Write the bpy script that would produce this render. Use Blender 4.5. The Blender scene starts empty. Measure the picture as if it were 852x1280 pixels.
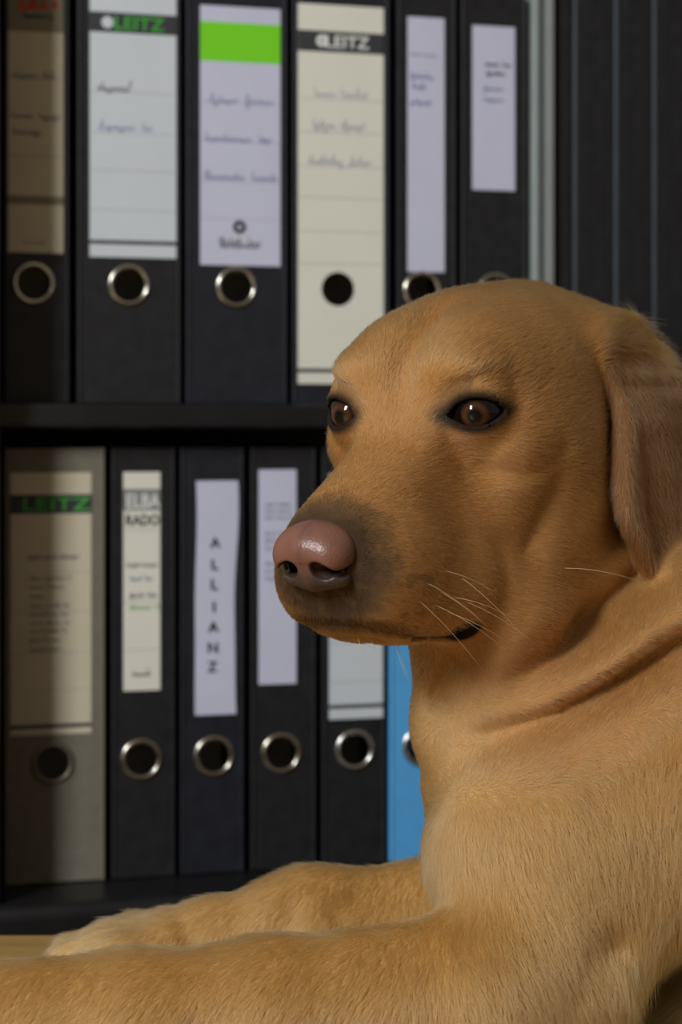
import bpy, bmesh, math, random
import numpy as np
from mathutils import Vector, Matrix

# ------------------------------------------------------------------ camera
CX, CY, FPX = 426.0, 540.0, 2520.0        # principal column, horizon row, focal length in pixels (852x1280)
scene = bpy.context.scene
C = scene.collection
cam_data = bpy.data.cameras.new('camera')
cam = bpy.data.objects.new('camera', cam_data)
C.objects.link(cam)
cam_data.sensor_fit = 'VERTICAL'
cam_data.sensor_height = 36.0
cam_data.lens = FPX / 1280.0 * 36.0
cam_data.shift_y = -(640.0 - CY) / 1280.0
cam_data.clip_start = 0.05
cam.location = (0, 0, 0)
cam.rotation_euler = (math.pi / 2, 0, 0)
cam_data.dof.use_dof = True
cam_data.dof.focus_distance = 0.865
cam_data.dof.aperture_fstop = 10.5
scene.camera = cam

scene.view_settings.view_transform = 'Standard'
scene.view_settings.look = 'None'
scene.view_settings.gamma = 1.0
scene.view_settings.use_curve_mapping = False
scene.view_settings.exposure = 0.0

# ------------------------------------------------------------------ light
world = bpy.data.worlds.new('world')
scene.world = world
world.use_nodes = True
wb = world.node_tree.nodes['Background']
wb.inputs['Color'].default_value = (1.0, 0.88, 0.75, 1)
wb.inputs['Strength'].default_value = 0.175


def area_light(name, loc, target, sx, sy, power, color):
    l = bpy.data.lights.new(name, 'AREA')
    l.shape = 'RECTANGLE'
    l.size, l.size_y = sx, sy
    l.energy = power
    l.color = color
    o = bpy.data.objects.new(name, l)
    C.objects.link(o)
    o.location = loc
    d = Vector(target) - Vector(loc)
    o.rotation_euler = d.to_track_quat('-Z', 'Y').to_euler()
    return o


# daylight of a window on the left, somewhat behind the camera
area_light('window_daylight', (-1.75, -1.50, 1.50), (0.05, 1.2, -0.05), 0.65, 1.0, 112, (0.965, 0.985, 1.0))

HAIR = True
HAIR_N = 700000
VOXEL = 0.0021
rng = np.random.default_rng(7)
random.seed(5)
PLAT_Z = -0.274


def U(x, y, d):
    return np.array([(x - CX) / FPX * d, d, -(y - CY) / FPX * d])


# ------------------------------------------------------------------ materials
def srgb(r, g, b):
    def f(c):
        c /= 255.0
        return c / 12.92 if c <= 0.04045 else ((c + 0.055) / 1.055) ** 2.4
    return (f(r), f(g), f(b), 1.0)


MATS = {}


def mat(name, col, rough=0.5, spec=0.5, metal=0.0, noise=None, bump=None, coat=0.0):
    """plain procedural material: noise=(scale, amount) tints, bump=(scale, strength, distance)"""
    if name in MATS:
        return MATS[name]
    m = bpy.data.materials.new(name)
    m.use_nodes = True
    nt = m.node_tree
    b = nt.nodes['Principled BSDF']
    b.inputs['Base Color'].default_value = col
    b.inputs['Roughness'].default_value = rough
    b.inputs['Specular IOR Level'].default_value = spec
    b.inputs['Metallic'].default_value = metal
    b.inputs['Coat Weight'].default_value = coat
    tc = nt.nodes.new('ShaderNodeTexCoord')
    if noise:
        n = nt.nodes.new('ShaderNodeTexNoise')
        n.inputs['Scale'].default_value = noise[0]
        n.inputs['Detail'].default_value = 5
        nt.links.new(tc.outputs['Object'], n.inputs['Vector'])
        r = nt.nodes.new('ShaderNodeValToRGB')
        a = noise[1]
        r.color_ramp.elements[0].position = 0.3
        r.color_ramp.elements[1].position = 0.7
        r.color_ramp.elements[0].color = [c * (1 - a) for c in col[:3]] + [1]
        r.color_ramp.elements[1].color = [min(1, c * (1 + a)) for c in col[:3]] + [1]
        nt.links.new(n.outputs['Fac'], r.inputs['Fac'])
        nt.links.new(r.outputs['Color'], b.inputs['Base Color'])
    if bump:
        n2 = nt.nodes.new('ShaderNodeTexNoise')
        n2.inputs['Scale'].default_value = bump[0]
        n2.inputs['Detail'].default_value = 4
        nt.links.new(tc.outputs['Object'], n2.inputs['Vector'])
        bp = nt.nodes.new('ShaderNodeBump')
        bp.inputs['Strength'].default_value = bump[1]
        bp.inputs['Distance'].default_value = bump[2]
        nt.links.new(n2.outputs['Fac'], bp.inputs['Height'])
        nt.links.new(bp.outputs['Normal'], b.inputs['Normal'])
    MATS[name] = m
    return m


def wood_mat(name, c1, c2, rough=0.5):
    m = bpy.data.materials.new(name)
    m.use_nodes = True
    nt = m.node_tree
    b = nt.nodes['Principled BSDF']
    b.inputs['Roughness'].default_value = rough
    tc = nt.nodes.new('ShaderNodeTexCoord')
    mp = nt.nodes.new('ShaderNodeMapping')
    mp.inputs['Scale'].default_value = (3, 40, 40)
    n = nt.nodes.new('ShaderNodeTexNoise')
    n.inputs['Scale'].default_value = 2.5
    n.inputs['Detail'].default_value = 6
    r = nt.nodes.new('ShaderNodeValToRGB')
    r.color_ramp.elements[0].color = c1
    r.color_ramp.elements[1].color = c2
    r.color_ramp.elements[0].position = 0.3
    r.color_ramp.elements[1].position = 0.7
    nt.links.new(tc.outputs['Object'], mp.inputs['Vector'])
    nt.links.new(mp.outputs['Vector'], n.inputs['Vector'])
    nt.links.new(n.outputs['Fac'], r.inputs['Fac'])
    nt.links.new(r.outputs['Color'], b.inputs['Base Color'])
    return m


# ------------------------------------------------------------------ mesh helpers
def link_mesh(name, bm, m, parent=None, smooth=False):
    me = bpy.data.meshes.new(name)
    bm.normal_update()
    bm.to_mesh(me)
    bm.free()
    if smooth:
        for p in me.polygons:
            p.use_smooth = True
    if m:
        me.materials.append(m)
    o = bpy.data.objects.new(name, me)
    C.objects.link(o)
    if parent is not None:
        o.parent = parent
    return o


def add_box(bm, x0, x1, y0, y1, z0, z1, bevel=0.0, seg=2):
    r = bmesh.ops.create_cube(bm, size=1.0)
    vs = r['verts']
    for v in vs:
        v.co = Vector((x0 + (v.co.x + .5) * (x1 - x0), y0 + (v.co.y + .5) * (y1 - y0), z0 + (v.co.z + .5) * (z1 - z0)))
    if bevel > 0:
        es = set()
        for v in vs:
            es.update(v.link_edges)
        bmesh.ops.bevel(bm, geom=list(es), offset=bevel, segments=seg, profile=0.5, affect='EDGES')
    return vs


def box_obj(name, dims, m, parent=None, bevel=0.0, seg=2):
    bm = bmesh.new()
    add_box(bm, *dims, bevel=bevel, seg=seg)
    return link_mesh(name, bm, m, parent)


def panel_with_hole(bm, x0, x1, z0, z1, y0, y1, hx, hz, hr, n=32):
    """upright board (thickness along y) with a round hole"""
    angs = [2 * math.pi * (i + .5) / n for i in range(n)]

    def outer(a):
        c, s = math.cos(a), math.sin(a)
        t = 1e9
        if c > 1e-9: t = min(t, (x1 - hx) / c)
        if c < -1e-9: t = min(t, (x0 - hx) / c)
        if s > 1e-9: t = min(t, (z1 - hz) / s)
        if s < -1e-9: t = min(t, (z0 - hz) / s)
        return hx + c * t, hz + s * t
    # insert the corners in the angle list
    corners = [math.atan2(z - hz, x - hx) % (2 * math.pi) for x in (x0, x1) for z in (z0, z1)]
    angs = sorted(angs + corners)
    rings = []
    for y in (y0, y1):
        inner = [bm.verts.new((hx + hr * math.cos(a), y, hz + hr * math.sin(a))) for a in angs]
        out = [bm.verts.new((outer(a)[0], y, outer(a)[1])) for a in angs]
        rings.append((inner, out))
    k = len(angs)
    for i in range(k):
        j = (i + 1) % k
        a, b = rings[0]
        bm.faces.new((a[i], a[j], b[j], b[i]))
        c, d = rings[1]
        bm.faces.new((c[j], c[i], d[i], d[j]))
        bm.faces.new((b[i], b[j], d[j], d[i]))
        bm.faces.new((a[j], a[i], c[i], c[j]))
    bmesh.ops.recalc_face_normals(bm, faces=bm.faces[:])


def lathe_ring(bm, cx, cz, y, profile, n=40):
    """profile: (radius, y offset) closed loop, axis along y"""
    rows = []
    for i in range(n):
        a = 2 * math.pi * i / n
        rows.append([bm.verts.new((cx + r * math.cos(a), y + dy, cz + r * math.sin(a))) for r, dy in profile])
    k = len(profile)
    for i in range(n):
        for q in range(k):
            bm.faces.new((rows[i][q], rows[(i + 1) % n][q], rows[(i + 1) % n][(q + 1) % k], rows[i][(q + 1) % k]))
    bmesh.ops.recalc_face_normals(bm, faces=bm.faces[:])


def text_mesh(name, body, m, parent, x, y, z, size, fit_w=None, stretch=1.0, bold=0.0):
    """flat lettering in the plane of a spine, anchored at its centre"""
    cu = bpy.data.curves.new(name, 'FONT')
    cu.body = body
    cu.size = size
    cu.align_x = 'CENTER'
    cu.align_y = 'CENTER'
    cu.offset = bold
    cu.extrude = 0.00008
    cu.resolution_u = 3
    tmp = bpy.data.objects.new(name + '_tmp', cu)
    C.objects.link(tmp)
    dg = bpy.context.evaluated_depsgraph_get()
    me = bpy.data.meshes.new_from_object(tmp.evaluated_get(dg))
    bpy.data.objects.remove(tmp)
    xs = [v.co.x for v in me.vertices]
    ys = [v.co.y for v in me.vertices]
    w = max(xs) - min(xs)
    mx, my = (max(xs) + min(xs)) / 2, (max(ys) + min(ys)) / 2
    sx = (fit_w / w) if fit_w else 1.0
    for v in me.vertices:
        v.co = Vector((x + (v.co.x - mx) * sx, y - v.co.z, z + (v.co.y - my) * stretch))
    me.materials.clear()
    me.materials.append(m)
    me.name = name
    o = bpy.data.objects.new(name, me)
    C.objects.link(o)
    o.parent = parent
    return o


def scrawl(bm, x0, x1, z, h, y, wid=0.0006, seed=0, slant=0.4):
    """one line of illegible handwriting as thin pen-stroke ribbons"""
    r = random.Random(seed)
    x = x0
    while x < x1 - h * .3:
        wl = min(x1 - x, h * r.uniform(2.2, 5.0))
        pts = []
        n = int(max(6, wl / h * 9))
        ph = r.uniform(0, 6)
        for i in range(n + 1):
            t = i / n
            tall = 1.0 if r.random() < .13 or i < 3 else .42
            zz = h * (.5 + .5 * math.sin(ph + i * 1.75)) * tall
            if r.random() < .05: zz -= h * .5
            pts.append((x + t * wl + slant * zz * .5 + .12 * h * math.cos(ph + i * 1.75), z + zz))
        # smooth through Catmull-Rom
        fine = []
        for i in range(len(pts) - 1):
            p0, p1, p2, p3 = pts[max(i - 1, 0)], pts[i], pts[i + 1], pts[min(i + 2, len(pts) - 1)]
            for q in range(3):
                t = q / 3
                fine.append(tuple(.5 * ((2 * p1[c]) + (-p0[c] + p2[c]) * t + (2 * p0[c] - 5 * p1[c] + 4 * p2[c] - p3[c]) * t * t + (-p0[c] + 3 * p1[c] - 3 * p2[c] + p3[c]) * t ** 3) for c in (0, 1)))
        prev = None
        for i in range(len(fine)):
            a, b = fine[max(i - 1, 0)], fine[min(i + 1, len(fine) - 1)]
            dx, dz = b[0] - a[0], b[1] - a[1]
            L = math.hypot(dx, dz) or 1
            nx, nz = -dz / L * wid / 2, dx / L * wid / 2
            v = (bm.verts.new((fine[i][0] + nx, y, fine[i][1] + nz)), bm.verts.new((fine[i][0] - nx, y, fine[i][1] - nz)))
            if prev:
                bm.faces.new((prev[0], prev[1], v[1], v[0]))
            prev = v
        x += wl + h * r.uniform(.5, 1.0)


def tag(o, label=None, cat=None, group=None, kind=None):
    if label: o['label'] = label
    if cat: o['category'] = cat
    if group: o['group'] = group
    if kind: o['kind'] = kind
    return o


def empty(name, loc=(0, 0, 0), rz=0.0):
    o = bpy.data.objects.new(name, None)
    o.empty_display_size = 0.05
    C.objects.link(o)
    o.location = loc
    o.rotation_euler = (0, 0, rz)
    return o


# ------------------------------------------------------------------ setting
PHI = math.radians(16.0)
cP, sP = math.cos(PHI), math.sin(PHI)
P0X, P0Y = (240 - CX) / FPX * 1.48, 1.48      # a point of the plane of the binder spines


def shelf_s(px):
    t = (px - CX) / FPX
    return (t * P0Y - P0X) / (cP - t * sP)


def shelf_xy(s, dep=0.0):
    return P0X + s * cP - dep * sP, P0Y + s * sP + dep * cP


def px_of_s(s):
    x, y = shelf_xy(s)
    return y


def shelf_z(px, py):
    return (CY - py) / FPX * shelf_xy(shelf_s(px))[1]


FLOOR_Z = -0.40
M_floor = wood_mat('floor_wood', srgb(120, 92, 52), srgb(150, 118, 70), 0.45)
fl = box_obj('floor', (-2.6, 2.8, -2.2, 2.75, FLOOR_Z - .05, FLOOR_Z), M_floor)
tag(fl, kind='structure')
M_wall = mat('wall_paint', srgb(150, 138, 118), 0.9, noise=(60, .03))
wl = box_obj('wall_back', (-2.4, 2.6, 0, .1, FLOOR_Z, 2.1), M_wall)
bx, by = shelf_xy(0.0, 0.40)
wl.location = (bx, by, 0)
wl.rotation_euler = (0, 0, PHI)
tag(wl, kind='structure')

# bookcase: local x along the shelf, y into it
M_case = mat('black_laminate', srgb(22, 22, 24), 0.38, noise=(30, .25), bump=(400, .05, .0005))
case = empty('bookcase', (P0X, P0Y, FLOOR_Z), PHI)
tag(case, 'black wooden bookcase filled with ring binders behind the dog', 'bookcase')
S_L, S_R = shelf_s(-11), shelf_s(1010)
LOW_Z, UP_Z = -0.325, 0.0205


def case_part(name, s0, s1, d0, d1, z0, z1, bevel=.002, seg=2):
    return box_obj(name, (s0, s1, d0, d1, z0 - FLOOR_Z, z1 - FLOOR_Z), M_case, case, bevel, seg)


case_part('side_panel', S_L - .022, S_L, -.056, .36, FLOOR_Z, .80)
case_part('side_panel', S_R, S_R + .022, -.035, .36, FLOOR_Z, .80)
case_part('back_panel', S_L + .0005, S_R - .0005, .345, .355, FLOOR_Z, .80)
case_part('shelf_board', S_L + .0003, S_R - .0003, -.028, .344, UP_Z - .0175, UP_Z - .0003)
case_part('bottom_board', S_L - .03, S_R + .03, -.066, .344, LOW_Z - .026, LOW_Z - .0003, .009, 4)
case_part('shelf_board', S_L + .0003, S_R - .0003, -.028, .344, .375, .392)
case_part('plinth', S_L + .001, S_R - .001, -.02, -.002, FLOOR_Z, LOW_Z - .0265)
case_part('top_board', S_L - .022, S_R + .022, -.035, .355, .80, .818)

# ochre wooden platform the dog lies on
M_plat = wood_mat('ochre_wood', srgb(150, 118, 62), srgb(176, 142, 82), 0.42)
pl = box_obj('wooden_platform', (-.75, 1.05, .42, 1.10, PLAT_Z - .03, PLAT_Z), M_plat, None, .003)
for X in (-.70, .97):
    for Y in (.46, 1.02):
        box_obj('leg', (X, X + .04, Y, Y + .04, FLOOR_Z, PLAT_Z - .0302), M_plat, pl, .003)
tag(pl, 'low ochre wooden platform under the lying dog', 'platform')

# ------------------------------------------------------------------ ring binders
M_black = mat('black_binder_board', srgb(30, 30, 32), 0.5, 0.4, noise=(90, .3), bump=(700, .08, .0004))
M_blackB = mat('blue_black_binder_board', srgb(31, 33, 40), 0.45, 0.4, noise=(70, .25), bump=(700, .08, .0004))
M_grey = mat('grey_cloud_board', srgb(112, 106, 92), 0.75, noise=(120, .1))
M_blue = mat('blue_binder_board', srgb(88, 168, 226), 0.42, 0.4, noise=(60, .04))
M_paper_in = mat('paper_stack', srgb(200, 198, 190), 0.8)
M_ring = mat('nickel_ring', srgb(205, 200, 185), 0.22, metal=1.0)
M_lab_white = mat('label_white', srgb(202, 208, 213), 0.7, noise=(25, .02))
M_lab_lilac = mat('label_lilac', srgb(198, 199, 219), 0.75, noise=(25, .03))
M_lab_cream = mat('label_cream', srgb(222, 220, 206), 0.7, noise=(25, .02))
M_lab_tan = mat('label_tan', srgb(198, 188, 164), 0.75, noise=(25, .03))
M_lab_olive = mat('label_olive', srgb(128, 122, 100), 0.75)
M_ink_dark = mat('print_charcoal', srgb(52, 54, 56), 0.7)
M_ink_black = mat('print_black', srgb(30, 30, 34), 0.7)
M_ink_green = mat('print_green', srgb(58, 165, 52), 0.7)
M_green_band = mat('green_band', srgb(118, 214, 24), 0.65)
M_ink_red = mat('print_red', srgb(200, 70, 55), 0.7)
M_ink_blue = mat('pen_blue', srgb(88, 98, 160), 0.7)
M_ink_navy = mat('pen_navy', srgb(58, 60, 92), 0.7)
M_ink_white = mat('print_white', srgb(225, 226, 222), 0.7)
M_line = mat('ruled_grey', srgb(160, 162, 162), 0.7)
M_lineDark = mat('print_grey', srgb(132, 130, 126), 0.7)

BH, RING_Z, RING_R = 0.314, 0.0865, 0.0122


class Binder:
    """x runs along the spine, y into the shelf, z up; pixel helpers map the photograph onto the spine plane"""

    def __init__(self, px0, px1, row, m, label, name='ring_binder', push=0.0, ring_px=None, ring=True, hole=True, ringmat=None, height=BH, depth=.285, cat='binder', lean=0.0):
        s0, s1 = shelf_s(px0), shelf_s(px1)
        self.w = w = s1 - s0
        self.sc = (s0 + s1) / 2
        self.push = push
        self.height = height
        self.base = LOW_Z if row == 'low' else UP_Z
        x, y = shelf_xy(self.sc, push)
        self.root = empty(name, (x, y, self.base), PHI)
        tag(self.root, label, cat, 'ring binders on the ' + ('lower' if row == 'low' else 'upper') + ' shelf')
        hx = 0.0 if ring_px is None else shelf_s(ring_px) - self.sc
        self.hx = hx
        h = w / 2
        t = .0024
        bm = bmesh.new()
        if hole:
            panel_with_hole(bm, -h + .0031, h - .0031, .0008, height - .0008, 0.0, t, hx, RING_Z, RING_R)
        else:
            add_box(bm, -h + .0031, h - .0031, 0, t, .0008, height - .0008)
        self.spine = link_mesh('spine', bm, m, self.root)
        for sgn in (-1, 1):
            bm = bmesh.new()
            a, b = sorted((sgn * h, sgn * (h - .003)))
            add_box(bm, a, b, -.0006, depth, 0, height, .0012, 3)
            link_mesh('cover_board', bm, m, self.root)
        box_obj('paper_block', (-h + .0045, h - .0045, .055, depth - .02, .004, height - .018), M_paper_in, self.root)
        if ring and hole:
            bm = bmesh.new()
            R = RING_R
            prof = [(R - .0004, .004), (R - .0006, -.0008), (R + .0004, -.0019), (R + .0016, -.0021), (R + .0028, -.0014), (R + .0032, -.0002), (R + .0030, .0)]
            lathe_ring(bm, hx, RING_Z, 0, prof)
            link_mesh('finger_ring', bm, ringmat or M_ring, self.root, True)

    def X(self, px):
        return shelf_s(px) - self.sc

    def Z(self, px, py):
        return (CY - py) / FPX * shelf_xy(shelf_s(px), self.push)[1] - self.base

    def label(self, px0, px1, py0, py1, m, hole=False, wavy=0.0, name='spine_label'):
        xm = (px0 + px1) / 2
        x0, x1 = self.X(px0), self.X(px1)
        z0, z1 = self.Z(xm, py1), self.Z(xm, py0)
        z1 = min(z1, self.height - .005)
        self.lab = (x0, x1, z0, z1)
        self.yl = -.0005
        bm = bmesh.new()
        if hole:
            panel_with_hole(bm, x0, x1, z0, z1, -.0005, -.0001, self.hx, RING_Z, RING_R + .0006)
        elif wavy:
            n = 24
            rows = []
            for i in range(n + 1):
                t = i / n
                z = z1 + (z0 - z1) * t
                ox = wavy * math.sin(t * 5.5 + .5) + wavy * .5 * math.sin(t * 11)
                oy = -.0006 - .0009 * (.5 + .5 * math.sin(t * 7 + 1))
                if i == 0: self.yl = -.0017
                rows.append([bm.verts.new((x0 + ox * .6, oy, z)), bm.verts.new((x1 - .0015 * math.sin(t * math.pi) + ox, oy, z - (.001 if i == 0 else 0))),
                             bm.verts.new((x1 - .0015 * math.sin(t * math.pi) + ox, oy + .0003, z)), bm.verts.new((x0 + ox * .6, oy + .0003, z))])
            for i in range(n):
                for q in range(4):
                    bm.faces.new((rows[i][q], rows[i][(q + 1) % 4], rows[i + 1][(q + 1) % 4], rows[i + 1][q]))
            bm.faces.new(rows[0])
            bm.faces.new(rows[-1][::-1])
            bmesh.ops.recalc_face_normals(bm, faces=bm.faces[:])
        else:
            add_box(bm, x0, x1, -.0005, -.0001, z0, z1)
        self.lo = link_mesh(name, bm, m, self.root)
        return self.lo

    def band(self, py0, py1, m, name='printed_band', inset=0.0):
        x0, x1, z0, z1 = self.lab
        xm = (x0 + x1) / 2
        pxm = self._px(xm)
        return box_obj(name, (x0 + inset, x1 - inset, self.yl - .00012, self.yl - .00001, self.Z(pxm, py1), min(z1, self.Z(pxm, py0))), m, self.lo)

    def _px(self, x):
        X, Y = shelf_xy(self.sc + x, self.push)
        return CX + FPX * X / Y

    def lines(self, pys, m=M_line, th=.0005):
        x0, x1, z0, z1 = self.lab
        for py in pys:
            z = self.Z(self._px((x0 + x1) / 2), py)
            box_obj('ruled_line', (x0 + .001, x1 - .001, self.yl - .0001, self.yl - .00001, z - th / 2, z + th / 2), m, self.lo)

    def text(self, body, pxc, pyc, hpx, m, wpx=None, name='lettering', bold=0.0):
        hm = hpx / FPX * shelf_xy(self.sc)[1]
        fw = None if wpx is None else self.X(pxc + wpx / 2) - self.X(pxc - wpx / 2)
        return text_mesh(name, body, m, self.lo, self.X(pxc), self.yl - .00022, self.Z(pxc, pyc), hm / .70, fw, 1.0, bold)

    def write(self, px0, px1, py, hpx, m, seed, name='handwriting', wid=.0006):
        bm = bmesh.new()
        hm = hpx / FPX * shelf_xy(self.sc)[1]
        scrawl(bm, self.X(px0), self.X(px1), self.Z((px0 + px1) / 2, py), hm, self.yl - .0002, wid, seed)
        return link_mesh(name, bm, m, self.lo)

    def disc(self, pxc, pyc, rpx, m, name='logo_disc', sides=24, hole=0.0):
        bm = bmesh.new()
        r = rpx / FPX * shelf_xy(self.sc)[1]
        cx, cz = self.X(pxc), self.Z(pxc, pyc)
        y = self.yl - .00022
        n = sides
        out = [bm.verts.new((cx + r * math.cos(2 * math.pi * i / n), y, cz + r * math.sin(2 * math.pi * i / n))) for i in range(n)]
        if hole:
            inn = [bm.verts.new((cx + r * hole * math.cos(2 * math.pi * i / n), y, cz + r * hole * math.sin(2 * math.pi * i / n))) for i in range(n)]
            for i in range(n):
                j = (i + 1) % n
                bm.faces.new((out[i], out[j], inn[j], inn[i]))
        else:
            bm.faces.new(out)
        return link_mesh(name, bm, m, self.lo)


# --- upper shelf
b = Binder(5, 87, 'up', M_black, 'slim black binder with a tan label printed red, beside the bookcase side', ring_px=42)
b.label(10, 79, -60, 316, M_lab_tan)
b.band(-60, 40, M_lab_olive)
b.write(24, 70, 10, 13, M_ink_red, 1, 'red_lettering', .0022)
b.write(28, 66, 22, 6, M_ink_black, 2, 'small_print', .0010)
b.band(245, 256, M_lab_olive)
b.lines((98, 195), M_lineDark)
b.write(16, 68, 97, 10, M_ink_navy, 3)
b.write(14, 74, 148, 9, M_ink_navy, 4)
b.write(15, 55, 168, 9, M_ink_navy, 5)
b.write(28, 56, 304, 3, M_lineDark, 6, 'small_print', .0004)

b = Binder(97, 226, 'up', M_black, 'wide black binder whose white label has a green maker name on a dark band', ring_px=161)
b.label(112, 220, -70, 322, M_lab_white)
b.band(17, 42, M_ink_dark)
b.text('LEITZ', 174, 30, 16, M_ink_green, 62, bold=.0002)
b.disc(134, 28, 7.5, M_lab_white)
b.band(301, 306, M_ink_dark)
b.lines((116, 167, 214, 263), M_line)
b.write(122, 162, 114, 14, M_ink_black, 11, wid=.0008)
b.write(122, 190, 163, 13, M_ink_blue, 12)

b = Binder(233, 359, 'up', M_blackB, 'wide black binder whose white label has a bright green band', ring_px=295)
b.label(250, 350, 9, 332, M_lab_lilac)
b.band(29, 78, M_green_band, 'green_band')
b.lines((129, 178, 227, 274), M_line)
b.write(260, 344, 130, 13, M_ink_blue, 21)
b.write(255, 338, 177, 12, M_ink_blue, 22)
b.write(254, 346, 225, 11, M_ink_blue, 23)
b.disc(299, 284, 8.5, M_ink_dark, 'logo_emblem', 24, .35)
b.write(274, 324, 310, 13, M_ink_dark, 24, 'logo_lettering', .0009)
b.write(272, 326, 305, 9, M_lineDark, 25, 'small_print', .0008)

b = Binder(366, 487, 'up', M_blackB, 'wide black binder with a long cream label reaching below its finger hole', ring_px=422, ring=False)
b.label(372, 479, 7, 480, M_lab_cream, hole=True)
b.band(40, 66, M_ink_dark)
b.text('LEITZ', 434, 53, 15, M_ink_white, 54, bold=.0002)
b.disc(402, 51, 7.5, M_ink_white, 'logo_disc', 24, .3)
b.lines((125, 166, 209, 248, 290, 330), M_line)
b.band(461, 466, M_ink_dark)
b.write(391, 458, 122, 13, M_ink_blue, 31, wid=.0004)
b.write(390, 456, 161, 12, M_ink_blue, 32, wid=.0005)
b.write(384, 462, 206, 12, M_ink_blue, 33, wid=.0005)

b = Binder(497, 570, 'up', M_black, 'slim black binder with a long lilac-white paper strip label', ring_px=527)
b.label(509, 555, 22, 340, M_lab_lilac)
b.write(513, 548, 70, 4, M_lineDark, 41, 'small_print', .0004)
b.write(512, 540, 98, 8, M_ink_blue, 42)
b.write(514, 536, 111, 8, M_ink_blue, 43)
b.write(513, 540, 130, 8, M_ink_blue, 44)

b = Binder(577, 659, 'up', M_black, 'slim black binder with a short lilac-white label and dark heading', ring_px=619)
b.label(590, 643, 33, 238, M_lab_lilac)
b.write(606, 638, 83, 6, M_ink_black, 51, 'printed_heading', .0008)
b.write(607, 630, 94, 6, M_ink_black, 52, 'printed_heading', .0008)
b.write(604, 628, 113, 7, M_ink_blue, 53)
b.write(604, 628, 127, 7, M_ink_blue, 54)

# pale folder of papers between the binders
s0, s1 = shelf_s(663), shelf_s(689)
x, y = shelf_xy((s0 + s1) / 2, -.004)
pf = empty('paper_folder', (x, y, UP_Z), PHI)
tag(pf, 'thin pale grey folder of papers standing between black binders', 'folder')
h = (s1 - s0) / 2
M_pale = mat('pale_folder_card', srgb(140, 150, 148), 0.6, noise=(40, .05))
M_pale2 = mat('pale_folder_card_warm', srgb(132, 136, 134), 0.6, noise=(40, .05))
bm = bmesh.new()
add_box(bm, -h + .0005, -h + .0065, .0, .24, 0, .318, .002, 3)
link_mesh('folder_sleeve', bm, M_pale, pf)
bm = bmesh.new()
add_box(bm, -h + .007, -h + .0105, .004, .24, 0, .312, .001)
link_mesh('paper_sheaf', bm, M_pale2, pf)
bm = bmesh.new()
add_box(bm, -h + .011, h - .0005, -.004, .24, 0, .335, .0015, 3)
link_mesh('folder_sleeve', bm, M_pale2, pf)

# slim black files with a pale edge strip
M_edge = mat('edge_strip', srgb(66, 72, 78), 0.4, noise=(20, .15))
edges = [692, 716, 767, 815, 862, 908]
for i in range(4):
    p0, p1 = edges[i] + 1, edges[i + 1] - 1
    lab = ['thinnest black file, against the pale grey folder', 'black ribbed file with pale edge strip, just past the thinnest file',
           'black ribbed file with pale edge strip above the base of the dog\'s ear', 'black ribbed file behind the dog\'s ear with pale edge strip'][i]
    s0, s1 = shelf_s(p0), shelf_s(p1)
    x, y = shelf_xy((s0 + s1) / 2, 0)
    e = empty('box_file', (x, y, UP_Z), PHI)
    tag(e, lab, 'file', 'black files on the upper shelf')
    h = (s1 - s0) / 2
    bm = bmesh.new()
    add_box(bm, -h + .0026, h, 0, .26, 0, .33, .0015, 2)
    link_mesh('body', bm, M_black, e)
    nr = 2
    for k in range(nr):
        xx = -h + .005 + (2 * h - .008) * (k + .5) / nr
        box_obj('rib', (xx - .0012, xx + .0012, -.0006, .0001, .004, .326), M_black, e, .0002)
    if i:
        bm = bmesh.new()
        add_box(bm, -h - .0006, -h + .0025, -.0015, .25, .0005, .329, .001, 2)
        link_mesh('edge_strip', bm, M_edge, e)

# --- lower shelf
b = Binder(6, 131, 'low', M_grey, 'wide grey cardboard binder with a tan printed label', ring_px=66, ring=True, ringmat=mat('dull_ring', srgb(120, 112, 96), .4, metal=.6))
b.label(13, 114, 591, 918, M_lab_tan)
b.band(618, 642, M_ink_dark)
b.text('LEITZ', 71, 630, 16, M_ink_green, 84, bold=.0001)
b.band(905, 910, M_ink_dark)
b.lines((715, 764, 816, 863), M_line)
b.write(35, 98, 698, 6, M_lineDark, 59, 'printed_heading', .0008)
for i, (w_, py) in enumerate(((50, 722), (42, 733), (18, 745), (50, 756), (48, 767), (50, 778), (46, 788), (38, 799), (38, 811))):
    b.write(37, 37 + w_, py + 2, 5, M_lineDark, 60 + i, 'printed_line', .0006)

b = Binder(140, 219, 'low', M_black, 'slim black binder with a narrow white label headed by two dark printed lines', ring_px=176)
b.label(154, 200, 590, 863, M_lab_cream)
b.band(611, 638, M_lineDark)
b.text('ELBA', 179, 626, 17, M_ink_white, 42, bold=.0002)
b.text('RADO', 178, 650, 13, M_ink_dark, 42, bold=.0003)
b.lines((662, 705, 752, 812), M_line)
b.write(158, 196, 708, 5, M_lineDark, 71, 'printed_line')
b.write(162, 190, 725, 6, M_ink_blue, 72)
b.write(162, 196, 746, 6, M_ink_navy, 73)
b.write(162, 198, 761, 6, M_ink_green, 74)
b.write(166, 187, 845, 9, M_ink_black, 75, 'logo_lettering', .0007)

b = Binder(226, 305, 'low', M_blackB, 'slim black binder with a wavy white paper strip of spaced capital letters', ring_px=267)
b.label(244, 296, 601, 893, M_lab_lilac, wavy=.0011)
for ch, py in zip('ALLIANZ', (678, 705, 730, 758, 783, 809, 833)):
    b.text(ch, 268 - (py - 678) * .024, py, 13, M_ink_black, None, 'letter', .0001)

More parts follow.
